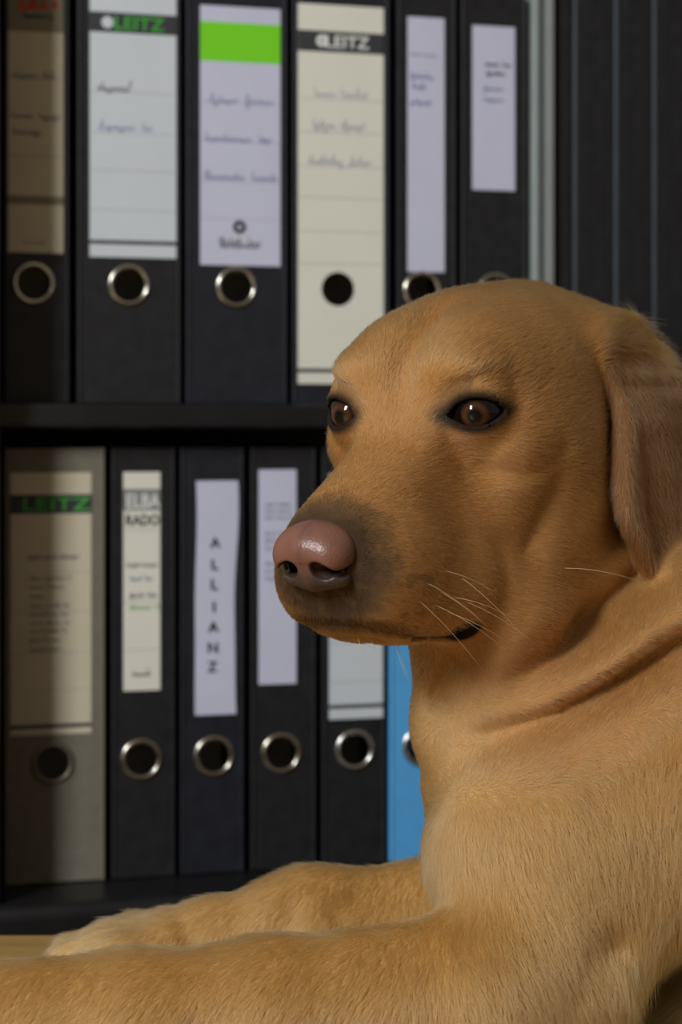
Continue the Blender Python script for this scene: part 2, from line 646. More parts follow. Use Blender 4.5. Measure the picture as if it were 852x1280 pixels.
b = Binder(314, 395, 'low', M_black, 'slim black binder with a lilac-white paper strip just behind the dog\'s nose', ring_px=351)
b.label(323, 370, 587, 855, M_lab_lilac)
M_print_blue = mat('print_bluegrey', srgb(150, 152, 178), .7)
for i, py in enumerate((632, 640, 648, 668, 677, 686, 706, 715, 724)):
    b.write(331, 366, py, 4, M_print_blue, 80 + i, 'printed_line', .0006)

b = Binder(403, 482, 'low', M_black, 'slim black binder beside the blue one, its white label edged by a dark line', ring_px=443, ringmat=mat('bright_ring', srgb(215, 215, 212), .25, metal=1.0))
b.label(411, 478, 592, 898, M_lab_white)
b.band(880, 885, M_ink_dark)
b.lines((650, 700, 750, 803, 852), M_line)

b = Binder(487, 570, 'low', M_blue, 'bright blue ring binder beside the dog\'s chest', ring_px=526, ringmat=mat('bright_ring', srgb(215, 215, 212), .25, metal=1.0))

# ------------------------------------------------------------------ dog: one continuous body grown from a smooth distance field
TH, PI_D, ROLL = math.radians(31.0), math.radians(12.0), math.radians(0.0)
f0 = np.array([-math.sin(TH), -math.cos(TH), 0.0])
HL = np.array([math.cos(TH), -math.sin(TH), 0.0])
HF = math.cos(PI_D) * f0 - math.sin(PI_D) * np.array([0, 0, 1.0])
HU = math.sin(PI_D) * f0 + math.cos(PI_D) * np.array([0, 0, 1.0])
HO = U(526, 515, 0.90)
HM = np.stack([HF, HL, HU])          # rows: world -> head


def to_head(P):
    return (P - HO) @ HM.T


def to_world(Q):
    return np.asarray(Q) @ HM + HO


def smin(a, b, k):
    h = np.clip(.5 + .5 * (b - a) / k, 0, 1)
    return b + (a - b) * h - k * h * (1 - h)


def smax(a, b, k):
    return -smin(-a, -b, k)


def ell(P, c, r, R=None):
    q = P - np.asarray(c, dtype=P.dtype)
    if R is not None:
        q = q @ np.asarray(R, dtype=P.dtype).T
    r = np.asarray(r, dtype=P.dtype)
    k0 = np.sqrt(((q / r) ** 2).sum(1))
    k1 = np.sqrt(((q / (r * r)) ** 2).sum(1)) + 1e-9
    return k0 * (k0 - 1) / k1


def cap(P, a, b, r1, r2=None):
    r2 = r1 if r2 is None else r2
    a = np.asarray(a, dtype=P.dtype)
    b = np.asarray(b, dtype=P.dtype)
    ab = b - a
    t = np.clip(((P - a) @ ab) / (ab @ ab), 0, 1)
    d = np.sqrt(((P - a - t[:, None] * ab) ** 2).sum(1))
    return d - (r1 + (r2 - r1) * t)


def chain(P, pts, k=0.004):
    """smooth chain of tapered capsules; pts: (x, y, z, r)"""
    d = None
    for p, q in zip(pts[:-1], pts[1:]):
        c = cap(P, p[:3], q[:3], p[3], q[3])
        d = c if d is None else smin(d, c, k)
    return d


def rot_to(axis_x, up=(0, 0, 1)):
    x = np.asarray(axis_x, float)
    x = x / np.linalg.norm(x)
    y = np.cross(up, x)
    y = y / np.linalg.norm(y)
    z = np.cross(x, y)
    return np.stack([x, y, z])


def spline_tab(xs, ys, n=240):
    xs = np.asarray(xs, float)
    ys = np.asarray(ys, float)
    o = np.argsort(xs)
    xs, ys = xs[o], ys[o]
    m = np.gradient(ys, xs)
    X = np.linspace(xs[0], xs[-1], n)
    i = np.clip(np.searchsorted(xs, X) - 1, 0, len(xs) - 2)
    h = xs[i + 1] - xs[i]
    t = (X - xs[i]) / h
    Y = (2 * t ** 3 - 3 * t ** 2 + 1) * ys[i] + (t ** 3 - 2 * t ** 2 + t) * h * m[i] + (-2 * t ** 3 + 3 * t ** 2) * ys[i + 1] + (t ** 3 - t ** 2) * h * m[i + 1]
    return X, Y


# muzzle loft: x forward, top, bottom, half width
MZ = np.array([
    # x      top     bottom  half width
    [.104, -.036, -.046, .010],
    [.098, -.028, -.054, .0175],
    [.089, -.0225, -.064, .0238],
    [.075, -.0180, -.074, .0285],
    [.058, -.0130, -.080, .0310],
    [.040, -.0070, -.085, .0330],
    [.022, .0000, -.088, .0350],
    [.004, .0080, -.088, .0385],
    [-.02, .0120, -.085, .0430],
    [-.05, .0120, -.080, .0450],
])
MTX, MT_TOP = spline_tab(MZ[:, 0], MZ[:, 1])
_, MT_BOT = spline_tab(MZ[:, 0], MZ[:, 2])
_, MT_W = spline_tab(MZ[:, 0], MZ[:, 3])

EYE_C = np.array([.0045, .0305, .0015])
EYE_R = .0122
EYE_AX = np.array([math.cos(math.radians(24)), math.sin(math.radians(24)), 0.02])
EYE_AX /= np.linalg.norm(EYE_AX)
_h = np.cross(EYE_AX, [0, 0, 1.0])
_h /= np.linalg.norm(_h)                      # towards the nose side (-y) ... sign handled below
EYE_V = np.cross(_h, EYE_AX)
_tilt = math.radians(2)
EYE_H = math.cos(_tilt) * _h + math.sin(_tilt) * EYE_V
EYE_V = np.cross(EYE_H, EYE_AX)
if EYE_V[2] < 0: EYE_V = -EYE_V


def eye_local(q):
    """q: head coords with y mirrored to the left eye; returns along, horizontal, vertical"""
    e = q - EYE_C
    return e @ EYE_AX, e @ EYE_H, e @ EYE_V


def almond(q, grow=0.0):
    a, hh, v = eye_local(q)
    hw, hu, hl = .0122 + grow, .0070 + grow, .0050 + grow
    Ru, Rl = (hw * hw + hu * hu) / (2 * hu), (hw * hw + hl * hl) / (2 * hl)
    du = np.sqrt(hh ** 2 + (v + (Ru - hu)) ** 2) - Ru
    dl = np.sqrt(hh ** 2 + (v - (Rl - hl)) ** 2) - Rl
    return np.maximum(du, dl), a


LIP = [(.0985, .0065, -.0650), (.094, .014, -.0680), (.082, .0245, -.0745), (.062, .0305, -.0845), (.046, .0340, -.0890), (.035, .0365, -.0885)]
LIP_XZ = np.array([(.110, -.0640), (.100, -.0665), (.088, -.0725), (.074, -.0790), (.062, -.0845), (.050, -.0880), (.042, -.0882)])
NOSE_C, NOSE_S = np.array([.0975, 0, -.0385]), .84
# hanging ear: outline in (s backwards, t down), metres
EAR_O = np.array([-.074, .0, .020])
EAR_T = np.array([math.sin(PI_D), 0, -math.cos(PI_D)])
EAR_S = np.array([-math.cos(PI_D), 0, -math.sin(PI_D)])
EAR_POLY = np.array([(0, .004), (.001, .030), (-.005, .055), (-.009, .080), (-.002, .098), (.012, .113), (.030, .122), (.050, .117),
                     (.063, .100), (.074, .075), (.083, .045), (.083, .018), (.070, -.002), (.045, -.012), (.018, -.010)])


def smooth_poly(p, n=5):
    out = []
    N = len(p)
    for i in range(N):
        p0, p1, p2, p3 = p[i - 1], p[i], p[(i + 1) % N], p[(i + 2) % N]
        for q in range(n):
            t = q / n
            out.append(.5 * (2 * p1 + (p2 - p0) * t + (2 * p0 - 5 * p1 + 4 * p2 - p3) * t * t + (3 * p1 - p0 - 3 * p2 + p3) * t ** 3))
    return np.array(out)


EAR_POLY_F = smooth_poly(EAR_POLY, 3)


def poly_sd(S, T, poly):
    d = np.full(S.shape, 1e9, S.dtype)
    inside = np.zeros(S.shape, bool)
    n = len(poly)
    for i in range(n):
        ax_, ay_ = poly[i]
        bx_, by_ = poly[(i + 1) % n]
        ex, ey = bx_ - ax_, by_ - ay_
        wx, wy = S - ax_, T - ay_
        t = np.clip((wx * ex + wy * ey) / (ex * ex + ey * ey), 0, 1)
        d = np.minimum(d, (wx - ex * t) ** 2 + (wy - ey * t) ** 2)
        c = ((ay_ <= T) & (by_ > T)) | ((by_ <= T) & (ay_ > T))
        with np.errstate(divide='ignore', invalid='ignore'):
            xi = ax_ + (T - ay_) / (by_ - ay_ if by_ != ay_ else 1e-9) * ex
        inside ^= c & (S < xi)
    d = np.sqrt(d)
    return np.where(inside, -d, d)


def ear_st(q):
    e = q - EAR_O
    return e @ EAR_S, e @ EAR_T


def ear_d(q):
    s, t = ear_st(q)
    y0 = np.interp(t, [-.02, 0, .015, .035, .06, .09, .125], [.040, .050, .058, .063, .067, .071, .075])
    y0 = y0 + .32 * (s - .015) * np.clip((t + .005) / .03, 0, 1)
    y0 = y0 + (.004 + .006 * np.exp(-np.maximum(s, 0) / .012)) * np.clip((t - .008) / .03, 0, 1)      # front edge curls outwards
    y0 = y0 - .016 * np.clip((s - .035) / .05, 0, 1) ** 2                                    # back edge wraps in
    y0 = y0 + .0022 * np.sin((s - .2 * t) / .0085 * 1.0) * np.clip(t / .03, 0, 1) * np.clip((.11 - t) / .03, 0, 1)   # soft vertical folds
    n = q[:, 1] - y0
    d2 = poly_sd(s, t, EAR_POLY_F)
    r = .0035
    th = np.interp(t, [-.01, .02, .12], [.010, .0055, .0042])
    a = d2 + r
    b = np.abs(n) - th + r
    return np.minimum(np.maximum(a, b), 0) + np.sqrt(np.maximum(a, 0) ** 2 + np.maximum(b, 0) ** 2) - r


def head_sd(Q):
    """Q: head coordinates (N,3)"""
    q = Q.copy()
    sgn = np.sign(q[:, 1])
    q[:, 1] = np.abs(q[:, 1])
    x, y, z = q[:, 0], q[:, 1], q[:, 2]
    # skull
    d = ell(q, (-.056, 0, .002), (.075, .0575, .0450))
    d = smin(d, ell(q, (-.105, 0, .000), (.036, .040, .038)), .02)
    d = smin(d, ell(q, (-.018, .018, .015), (.027, .021, .021)), .016)      # frontal bumps
    # muzzle loft
    xc = np.clip(x, MTX[0], MTX[-1])
    top, bot, w = np.interp(xc, MTX, MT_TOP), np.interp(xc, MTX, MT_BOT), np.interp(xc, MTX, MT_W)
    zc, hh = (top + bot) / 2, (top - bot) / 2
    # slightly narrower bridge than flews
    wz = w * (1.0 - .16 * np.clip((z - zc) / hh, -1, 1))
    n = 2.5
    g = ((y / wz) ** n + (np.abs(z - zc) / hh) ** n) ** (1 / n)
    dm = (g - 1) * np.minimum(wz, hh)
    dm = np.where(x > MTX[-1], np.sqrt(np.maximum(dm, 0) ** 2 + (x - MTX[-1]) ** 2), dm)
    dm = np.maximum(dm, MTX[0] - x)
    d = smin(d, dm, .022)
    # masseter, cheek bone, brow, flews, chin, lip corner
    d = smin(d, ell(q, (-.048, .034, -.046), (.052, .028, .042)), .02)
    d = smin(d, ell(q, (-.034, .0400, -.018), (.040, .015, .019)), .016)
    d = smin(d, ell(q, (.058, .0180, -.0585), (.035, .0165, .0255)), .012)
    d = smin(d, ell(q, (.032, .028, -.074), (.022, .012, .019)), .012)
    d = smin(d, cap(q, (.075, 0, -.068), (.0, .024, -.078), .0165, .022), .012)
    d = smin(d, ell(q, (.003, .0235, .0200), (.014, .016, .0080)), .011)     # brow
    # stop furrow and forehead groove
    d = d + .0042 * np.exp(-(y / .0075) ** 2) * sstep_(x, -.05, -.015) * sstep_(-x, -.030, -.012) * (z > -.01)
    # hollow before the eye and under the cheek bone
    d = smax(d, -ell(q, (.034, .0515, -.020), (.020, .017, .020)), .02)
    d = smax(d, -ell(q, (.0, .076, -.050), (.030, .018, .012)), .02)
    # fold behind the lips, soft crease under the eye
    xz = q[:, [0, 2]]
    side = sstep_(y, .018, .028)
    d = d + .0035 * side * np.exp(-(line_dist(xz, np.array([(.012, -.100), (.006, -.080), (-.004, -.058), (-.016, -.036)])) / .0075) ** 2)
    d = d - .0012 * side * np.exp(-(line_dist(xz, np.array([(.030, -.070), (.022, -.050), (.012, -.034)])) / .0090) ** 2)
    d = d + .0022 * side * np.exp(-(line_dist(xz, np.array([(.024, -.010), (.016, -.022), (.0, -.028), (-.018, -.022)])) / .0060) ** 2)
    d = d + .0017 * side * np.exp(-(line_dist(xz, np.array([(.016, .010), (.012, .0165), (.007, .0195)])) / .0060) ** 2)
    # eye lids
    el = np.sqrt(((q - EYE_C) ** 2).sum(1))
    d = smin(d, el - .0142, .007)
    al, a = almond(q)
    cut = np.maximum(al, .002 - a)
    d = smax(d, -cut, .0018)
    d = smax(d, -(el - EYE_R + .0006), .0008)
    # tear trough at the inner corner
    inner = EYE_C + EYE_H * .0135 * (1 if EYE_H[1] < 0 else -1) + EYE_AX * .0075 - EYE_V * .002
    d = smax(d, -(np.sqrt(((q - inner) ** 2).sum(1)) - .0014), .004)
    # mouth line
    lipd = line_dist(xz, LIP_XZ)
    d = d + (.0020 + .0016 * sstep_(-x, -.053, -.044)) * np.exp(-(lipd / (.0013 + .0012 * sstep_(-x, -.053, -.044))) ** 2) * (x > .02)
    lz = np.interp(x, LIP_XZ[::-1, 0], LIP_XZ[::-1, 1])
    d = d + .0045 * sstep_(lz - z, -.0005, .0045) * sstep_(x, .060, .092)        # lower lip set back under the upper
    d = smax(d, -(cap((q - NOSE_C) / NOSE_S + np.array([.104, 0, -.036]), (.1230, .0075, -.0405), (.1000, .0120, -.0400), .0062) * NOSE_S), .001)
    # philtrum
    d = smax(d, -cap(q, (.110, 0, -.05), (.101, 0, -.066), .0008), .004)
    # ear
    s, t = ear_st(q)
    de = ear_d(q)
    ke = np.interp(t, [0, .012, .035], [.018, .012, .0015])
    d = smin(d, de, ke)
    return d


def line_dist(xz, line):
    best = np.full(len(xz), 9.0)
    for a, b in zip(line[:-1], line[1:]):
        ab = b - a
        t = np.clip(((xz - a) @ ab) / (ab @ ab), 0, 1)
        best = np.minimum(best, ((xz - a - t[:, None] * ab) ** 2).sum(1))
    return np.sqrt(best)


def sstep_(x, a, b):
    t = np.clip((x - a) / (b - a), 0, 1)
    return t * t * (3 - 2 * t)


def fold_line(pts, depth=.875):
    return np.array([U(px, py, depth)[[0, 2]] for px, py in pts])


FOLDS = [
    (fold_line([(900, 790), (852, 813), (771, 861), (729, 882), (697, 898), (640, 914), (560, 930)]), .0070, .0125),    # under the neck roll
    (fold_line([(820, 735), (782, 760), (718, 808), (665, 840), (628, 861), (580, 876)]), .0085, .0120),                # above the neck roll
    (fold_line([(860, 762), (775, 812), (715, 848), (660, 878), (600, 902)]), .0120, -.0050),                           # crest of the roll
    (fold_line([(870, 895), (780, 925), (700, 935), (620, 930)]), .0110, .0030),
    (fold_line([(870, 945), (800, 965), (740, 985)]), .0090, .0020),
    (fold_line([(566, 825), (557, 850), (548, 885)]), .0045, .0040),                                        # throat
    (fold_line([(600, 815), (590, 850), (566, 880)]), .0080, .0022),
    (fold_line([(740, 1150), (690, 1195), (640, 1235), (596, 1268)]), .0100, .0060),                        # crook of the elbow
    (fold_line([(910, 1195), (852, 1215), (800, 1240), (755, 1272), (735, 1320)]), .0170, .0700),                         # hollow behind the elbow
    (fold_line([(560, 1130), (545, 1165), (520, 1180)]), .0100, .0025),
]


def gated(P, d, lo, hi, fn, k):
    """blend a limb into the field only near its own box"""
    m = ((P > np.asarray(lo)) & (P < np.asarray(hi))).all(1)
    if m.any():
        d[m] = smin(d[m], fn(P[m]), k)
    return d


def toes(P, x0, y0, spread, z0):
    d = None
    for dx, dy in spread:
        c = chain(P, [(x0, y0 + dy * .5, z0, .018), (x0 + (dx - x0) * .55, y0 + dy, z0 - .001, .0125), (dx, y0 + dy, -.2600, .0112)], .008)
        d = c if d is None else smin(d, c, .004)
    return d


def far_leg(p):
    d = chain(p, [(.16, 1.03, -.236, .045), (.050, 1.005, -.2500, .0345), (-.016, .995, -.2500, .0325), (-.064, .993, -.2530, .0205), (-.092, .992, -.2570, .0165)], .012)
    xz = p[:, [0, 2]]
    for px, wd, amp in (([(392, 1105), (372, 1130), (358, 1170)], .008, .0045), ([(480, 1105), (445, 1126), (420, 1138)], .006, .0025)):
        d = d + amp * sstep_(-p[:, 2], .214, .232) * np.exp(-(line_dist(xz, fold_line(px, .965)) / wd) ** 2)
    return d


def body_sd(P):
    G = PLAT_Z
    # neck and chest
    d = cap(P, (.114, 1.035, -.008), (.160, 1.02, -.140), .060, .085)
    d = smin(d, ell(P, (.170, .960, -.170), (.126, .105, .100)), .04)
    d = smin(d, cap(P, (.20, .965, -.165), (.50, 1.02, -.175), .108, .088), .05)
    d = smin(d, ell(P, (.58, 1.03, -.175), (.12, .10, .095)), .05)
    # near shoulder and upper arm
    d = smin(d, ell(P, (.146, .890, -.180), (.100, .055, .080)), .016)
    d = smin(d, cap(P, (.090, .882, -.188), (.092, .864, -.228), .046, .040), .03)
    # skin between jaw and neck
    d = smin(d, cap(P, to_world((-.035, .026, -.066)), (.128, .980, -.105), .025, .048), .02)
    # throat skin
    d = smin(d, cap(P, (.068, .912, -.085), (.077, .930, -.155), .038, .038), .02)
    # loose neck roll
    d = smin(d, chain(P, [tuple(U(920, 715, 1.02)) + (.038,), tuple(U(815, 785, .976)) + (.029,), tuple(U(705, 848, .922)) + (.024,), tuple(U(615, 886, .902)) + (.018,), tuple(U(572, 908, .915)) + (.020,)], .01), .012)
    # skin folds of neck, throat and arm
    m = (P[:, 0] > 0) & (P[:, 0] < .22) & (P[:, 1] < .985)
    if m.any():
        xz = P[m][:, [0, 2]]
        near = sstep_(-P[m, 1], -.985, -.955)
        add = 0
        for line, wd, amp in FOLDS:
            fade = 1.0
            if abs(amp) > .0045 and line[0, 0] > line[-1, 0]:
                fade = sstep_(xz[:, 0], line[-1, 0] - .004, line[-1, 0] + .075)
            add = add + amp * fade * near * np.exp(-(line_dist(xz, line) / wd) ** 2)
        d[m] += add
    # near foreleg
    d = gated(P, d, (-.22, .74, -1), (.25, .95, -.15), lambda p: chain(p, [(.078, .856, -.238, .037), (.060, .845, -.2385, .0345), (-.030, .835, -.2415, .0295), (-.085, .828, -.2430, .0275), (-.150, .822, -.2450, .0270)], .01), .022)
    d = gated(P, d, (-.30, .74, -1), (-.10, .90, -.20), lambda p: toes(p, -.150, .818, ((-.206, -.018), (-.220, -.006), (-.220, .008), (-.204, .019)), -.252), .005)
    d = gated(P, d, (-.10, .78, -1), (-.03, .86, -.22), lambda p: ell(p, (-.062, .815, -.262), (.016, .012, .010)), .006)
    m = (P[:, 0] < -.02) & (P[:, 0] > -.1) & (P[:, 1] < .83)
    if m.any():
        d[m] = smax(d[m], -cap(P[m], U(245, 1274, .800), U(285, 1270, .800), .0048), .003)
    # far foreleg
    d = gated(P, d, (-.14, .92, -1), (.27, 1.12, -.15), lambda p: far_leg(p), .02)
    d = gated(P, d, (-.18, .93, -1), (-.03, 1.05, -.20), lambda p: toes(p, -.086, .992, ((-.119, -.020), (-.132, -.007), (-.132, .007), (-.117, .019)), -.2550), .005)

    # rear: folded hind legs and tail
    def rear(p):
        r = None
        for sy, Y in ((-1, .945), (1, 1.115)):
            e = ell(p, (.55, Y + .01, -.19), (.105, .045, .085))
            e = smin(e, chain(p, [(.47, Y, -.235, .036), (.58, Y + sy * .012, -.245, .026), (.45, Y + sy * .02, -.252, .020), (.41, Y + sy * .02, -.254, .019)], .01), .015)
            r = e if r is None else smin(r, e, .01)
        return smin(r, chain(p, [(.68, 1.03, -.20, .032), (.76, 1.02, -.245, .024), (.90, .97, -.255, .014)], .01), .02)
    d = gated(P, d, (.33, .7, -1), (1.1, 1.4, 1), rear, .03)
    return d


def dog_sd(P):
    P = np.ascontiguousarray(P, dtype=np.float64)
    d = body_sd(P)
    Q = to_head(P)
    r = np.sqrt(((Q - np.array([-.02, 0, -.02])) ** 2).sum(1))
    near = r < .22
    if near.any():
        dh = head_sd(Q[near])
        # the hanging ears and lips stay free of the neck, the skull flows into it
        s, t = ear_st(np.abs(Q[near]) * np.array([0, 1, 0]) + Q[near] * np.array([1, 0, 1]))
        k = np.interp(t, [.0, .04], [.03, .011])
        d[near] = smin(d[near], dh, k)
    d = smax(d, (PLAT_Z + .0006) - P[:, 2], .004)
    return d


def surface_nets(fn, lo, hi, h, block=6):
    """sparse sampling of fn around its surface, then naive surface nets (numpy)"""
    lo = np.asarray(lo, float)
    n = (np.ceil((np.asarray(hi) - lo) / h / block).astype(int)) * block + 1
    nb = (n - 1) // block
    ii = np.stack(np.meshgrid(*[np.arange(k) for k in nb], indexing='ij'), -1).reshape(-1, 3)
    cen = lo + (ii + .5) * block * h
    dc = fn(cen)
    keep = np.abs(dc) < block * h * 1.25
    grid = np.empty(n, np.float32)
    # far blocks get the sign of their centre
    big = np.repeat(np.repeat(np.repeat(dc.reshape(nb), block, 0), block, 1), block, 2)
    grid[:-1, :-1, :-1] = big
    grid[-1], grid[:, -1], grid[:, :, -1] = 1, 1, 1
    mask = np.zeros(n, bool)
    loc = np.stack(np.meshgrid(*[np.arange(block + 1)] * 3, indexing='ij'), -1).reshape(-1, 3)
    for chunk in np.array_split(ii[keep], max(1, keep.sum() // 4000)):
        idx = (chunk[:, None, :] * block + loc[None]).reshape(-1, 3)
        mask[idx[:, 0], idx[:, 1], idx[:, 2]] = True
    idx = np.argwhere(mask)
    for c in np.array_split(idx, max(1, len(idx) // 300000)):
        grid[c[:, 0], c[:, 1], c[:, 2]] = fn(lo + c * h)
    neg = grid < 0
    cnt = np.zeros(n - 1, np.int8)
    for dx in (0, 1):
        for dy in (0, 1):
            for dz in (0, 1):
                cnt += neg[dx:n[0] - 1 + dx, dy:n[1] - 1 + dy, dz:n[2] - 1 + dz]
    act = (cnt > 0) & (cnt < 8)
    cells = np.argwhere(act)
    vid = np.full(n - 1, -1, np.int32)
    vid[act] = np.arange(len(cells))
    acc = np.zeros((len(cells), 3))
    w = np.zeros(len(cells))
    corners = [(a, b_, c) for a in (0, 1) for b_ in (0, 1) for c in (0, 1)]
    vals = {k: grid[cells[:, 0] + k[0], cells[:, 1] + k[1], cells[:, 2] + k[2]] for k in corners}
    for a in corners:
        for ax in range(3):
            if a[ax] == 0:
                b_ = list(a)
                b_[ax] = 1
                b_ = tuple(b_)
                va, vb = vals[a], vals[b_]
                m = (va < 0) != (vb < 0)
                t = np.where(m, va / np.where(m, va - vb, 1), 0)
                p = np.tile(np.array(a, float), (len(cells), 1))
                p[:, ax] += t
                acc[m] += p[m]
                w[m] += 1
    V = lo + (cells + acc / w[:, None]) * h
    quads = []
    for ax in range(3):
        o1, o2 = (ax + 1) % 3, (ax + 2) % 3
        sl0 = [slice(1, n[k] - 1) for k in range(3)]
        sl0[ax] = slice(0, n[ax] - 1)
        sl1 = list(sl0)
        sl1[ax] = slice(1, n[ax])
        A, B = neg[tuple(sl0)], neg[tuple(sl1)]
        e = np.argwhere(A != B)
        off = np.ones(3, int)
        off[ax] = 0
        e = e + off
        flip = neg[e[:, 0], e[:, 1], e[:, 2]]
        def cv(d1, d2):
            c = e.copy()
            c[:, o1] -= d1
            c[:, o2] -= d2
            return vid[c[:, 0], c[:, 1], c[:, 2]]
        q = np.stack([cv(1, 1), cv(0, 1), cv(0, 0), cv(1, 0)], 1)
        q[~flip] = q[~flip][:, ::-1]
        quads.append(q)
    F = np.concatenate(quads)
    F = F[(F >= 0).all(1)]
    return V, F


def project(fn, V, steps=2, e=.0004):
    for _ in range(steps):
        d = fn(V)
        g = np.stack([fn(V + np.eye(3)[i] * e) - d for i in range(3)], 1) / e
        g2 = np.maximum((g * g).sum(1), .2)
        V = V - np.clip(d / g2, -.0015, .0015)[:, None] * g
    return V


def np_mesh(name, V, F, m, parent=None):
    me = bpy.data.meshes.new(name)
    me.vertices.add(len(V))
    me.vertices.foreach_set('co', np.asarray(V, np.float32).ravel())
    k = F.shape[1]
    me.loops.add(len(F) * k)
    me.loops.foreach_set('vertex_index', F.astype(np.int32).ravel())
    me.polygons.add(len(F))
    me.polygons.foreach_set('loop_start', np.arange(0, len(F) * k, k, dtype=np.int32))
    me.polygons.foreach_set('use_smooth', np.ones(len(F), bool))
    me.update(calc_edges=True)
    me.validate()
    me.materials.append(m)
    o = bpy.data.objects.new(name, me)
    C.objects.link(o)
    if parent is not None:
        o.parent = parent
    return o


import time
_t = time.time()
VOX = VOXEL
BV, BF = surface_nets(dog_sd, (-.25, .76, PLAT_Z - .008), (.93, 1.20, .105), VOX)
# keep the largest connected shell
par = np.arange(len(BV))
for _ in range(200):
    mn = par[BF].min(1)
    new = par.copy()
    for c in range(4):
        np.minimum.at(new, BF[:, c], mn)
    new = new[new]
    if (new == par).all():
        break
    par = new
roots, counts = np.unique(par, return_counts=True)
mainr = roots[counts.argmax()]
good = par == mainr
remap = np.cumsum(good) - 1
BF = remap[BF[good[BF[:, 0]]]]
BV = BV[good]
print('dog shell', len(BV), len(BF), 'shells', len(roots), time.time() - _t)


def split_face_area(V, F, sel):
    """one level of quad subdivision of the selected faces' neighbourhood, hanging nodes closed by triangles/n-gons through bmesh"""
    bm = bmesh.new()
    vs = [bm.verts.new(p) for p in V]
    bm.verts.ensure_lookup_table()
    fs = [bm.faces.new([vs[i] for i in f]) for f in F]
    es = set()
    for f, s in zip(fs, sel):
        if s:
            es.update(f.edges)
    bmesh.ops.subdivide_edges(bm, edges=list(es), cuts=1, use_grid_fill=True)
    bmesh.ops.triangulate(bm, faces=[f for f in bm.faces])
    bm.verts.index_update()
    V2 = np.array([v.co[:] for v in bm.verts])
    F2 = np.array([[v.index for v in f.verts] for f in bm.faces])
    bm.free()
    return V2, F2


QB = to_head(BV)
face_c = QB[BF].mean(1)
ayc = np.abs(face_c[:, 1])
near_eye = np.sqrt(((np.stack([face_c[:, 0], ayc, face_c[:, 2]], 1) - EYE_C) ** 2).sum(1)) < .024
near_lip = (face_c[:, 0] > .010) & (face_c[:, 0] < .14) & (face_c[:, 2] < -.03) & (face_c[:, 2] > -.12)
BV, BF = split_face_area(BV, BF, near_eye | near_lip)
BV = project(dog_sd, BV, 2)
print('dog refined', len(BV), len(BF), time.time() - _t)


# ---- natural coat colours (linear albedo)
def lin(*c):
    return np.array(srgb(*c)[:3])


COAT = lin(164, 125, 73)
PALE = lin(194, 163, 113)
RED = lin(160, 113, 65)
EARC = lin(92, 56, 25)
DARK = lin(50, 38, 29)
SMUDGE = lin(92, 70, 46)


def sstep(x, a, b):
    t = np.clip((x - a) / (b - a), 0, 1)
    return t * t * (3 - 2 * t)


def vnoise(P, scale, seed=0):
    """smooth value noise, -1..1"""
    q = P * scale + seed * 17.3
    i = np.floor(q).astype(np.int64)
    f = q - i
    f = f * f * (3 - 2 * f)
    r = 0
    for dx in (0, 1):
        for dy in (0, 1):
            for dz in (0, 1):
                hsh = ((i[:, 0] + dx) * 73856093) ^ ((i[:, 1] + dy) * 19349663) ^ ((i[:, 2] + dz) * 83492791) ^ (seed * 2654435)
                v = ((hsh * 1103515245 + 12345) & 0xffffff) / float(0xffffff) * 2 - 1
                wgt = (f[:, 0] if dx else 1 - f[:, 0]) * (f[:, 1] if dy else 1 - f[:, 1]) * (f[:, 2] if dz else 1 - f[:, 2])
                r = r + v * wgt
    return r


def mixc(c, col, w):
    return c * (1 - w[:, None]) + col * w[:, None]


def mirror(Q):
    q = Q.copy()
    q[:, 1] = np.abs(q[:, 1])
    return q


def ear_mask(q):
    s, t = ear_st(q)
    de = ear_d(q)
    return sstep(t, -.002, .014) * sstep(-de, -.004, -.001) * (s > -.02)


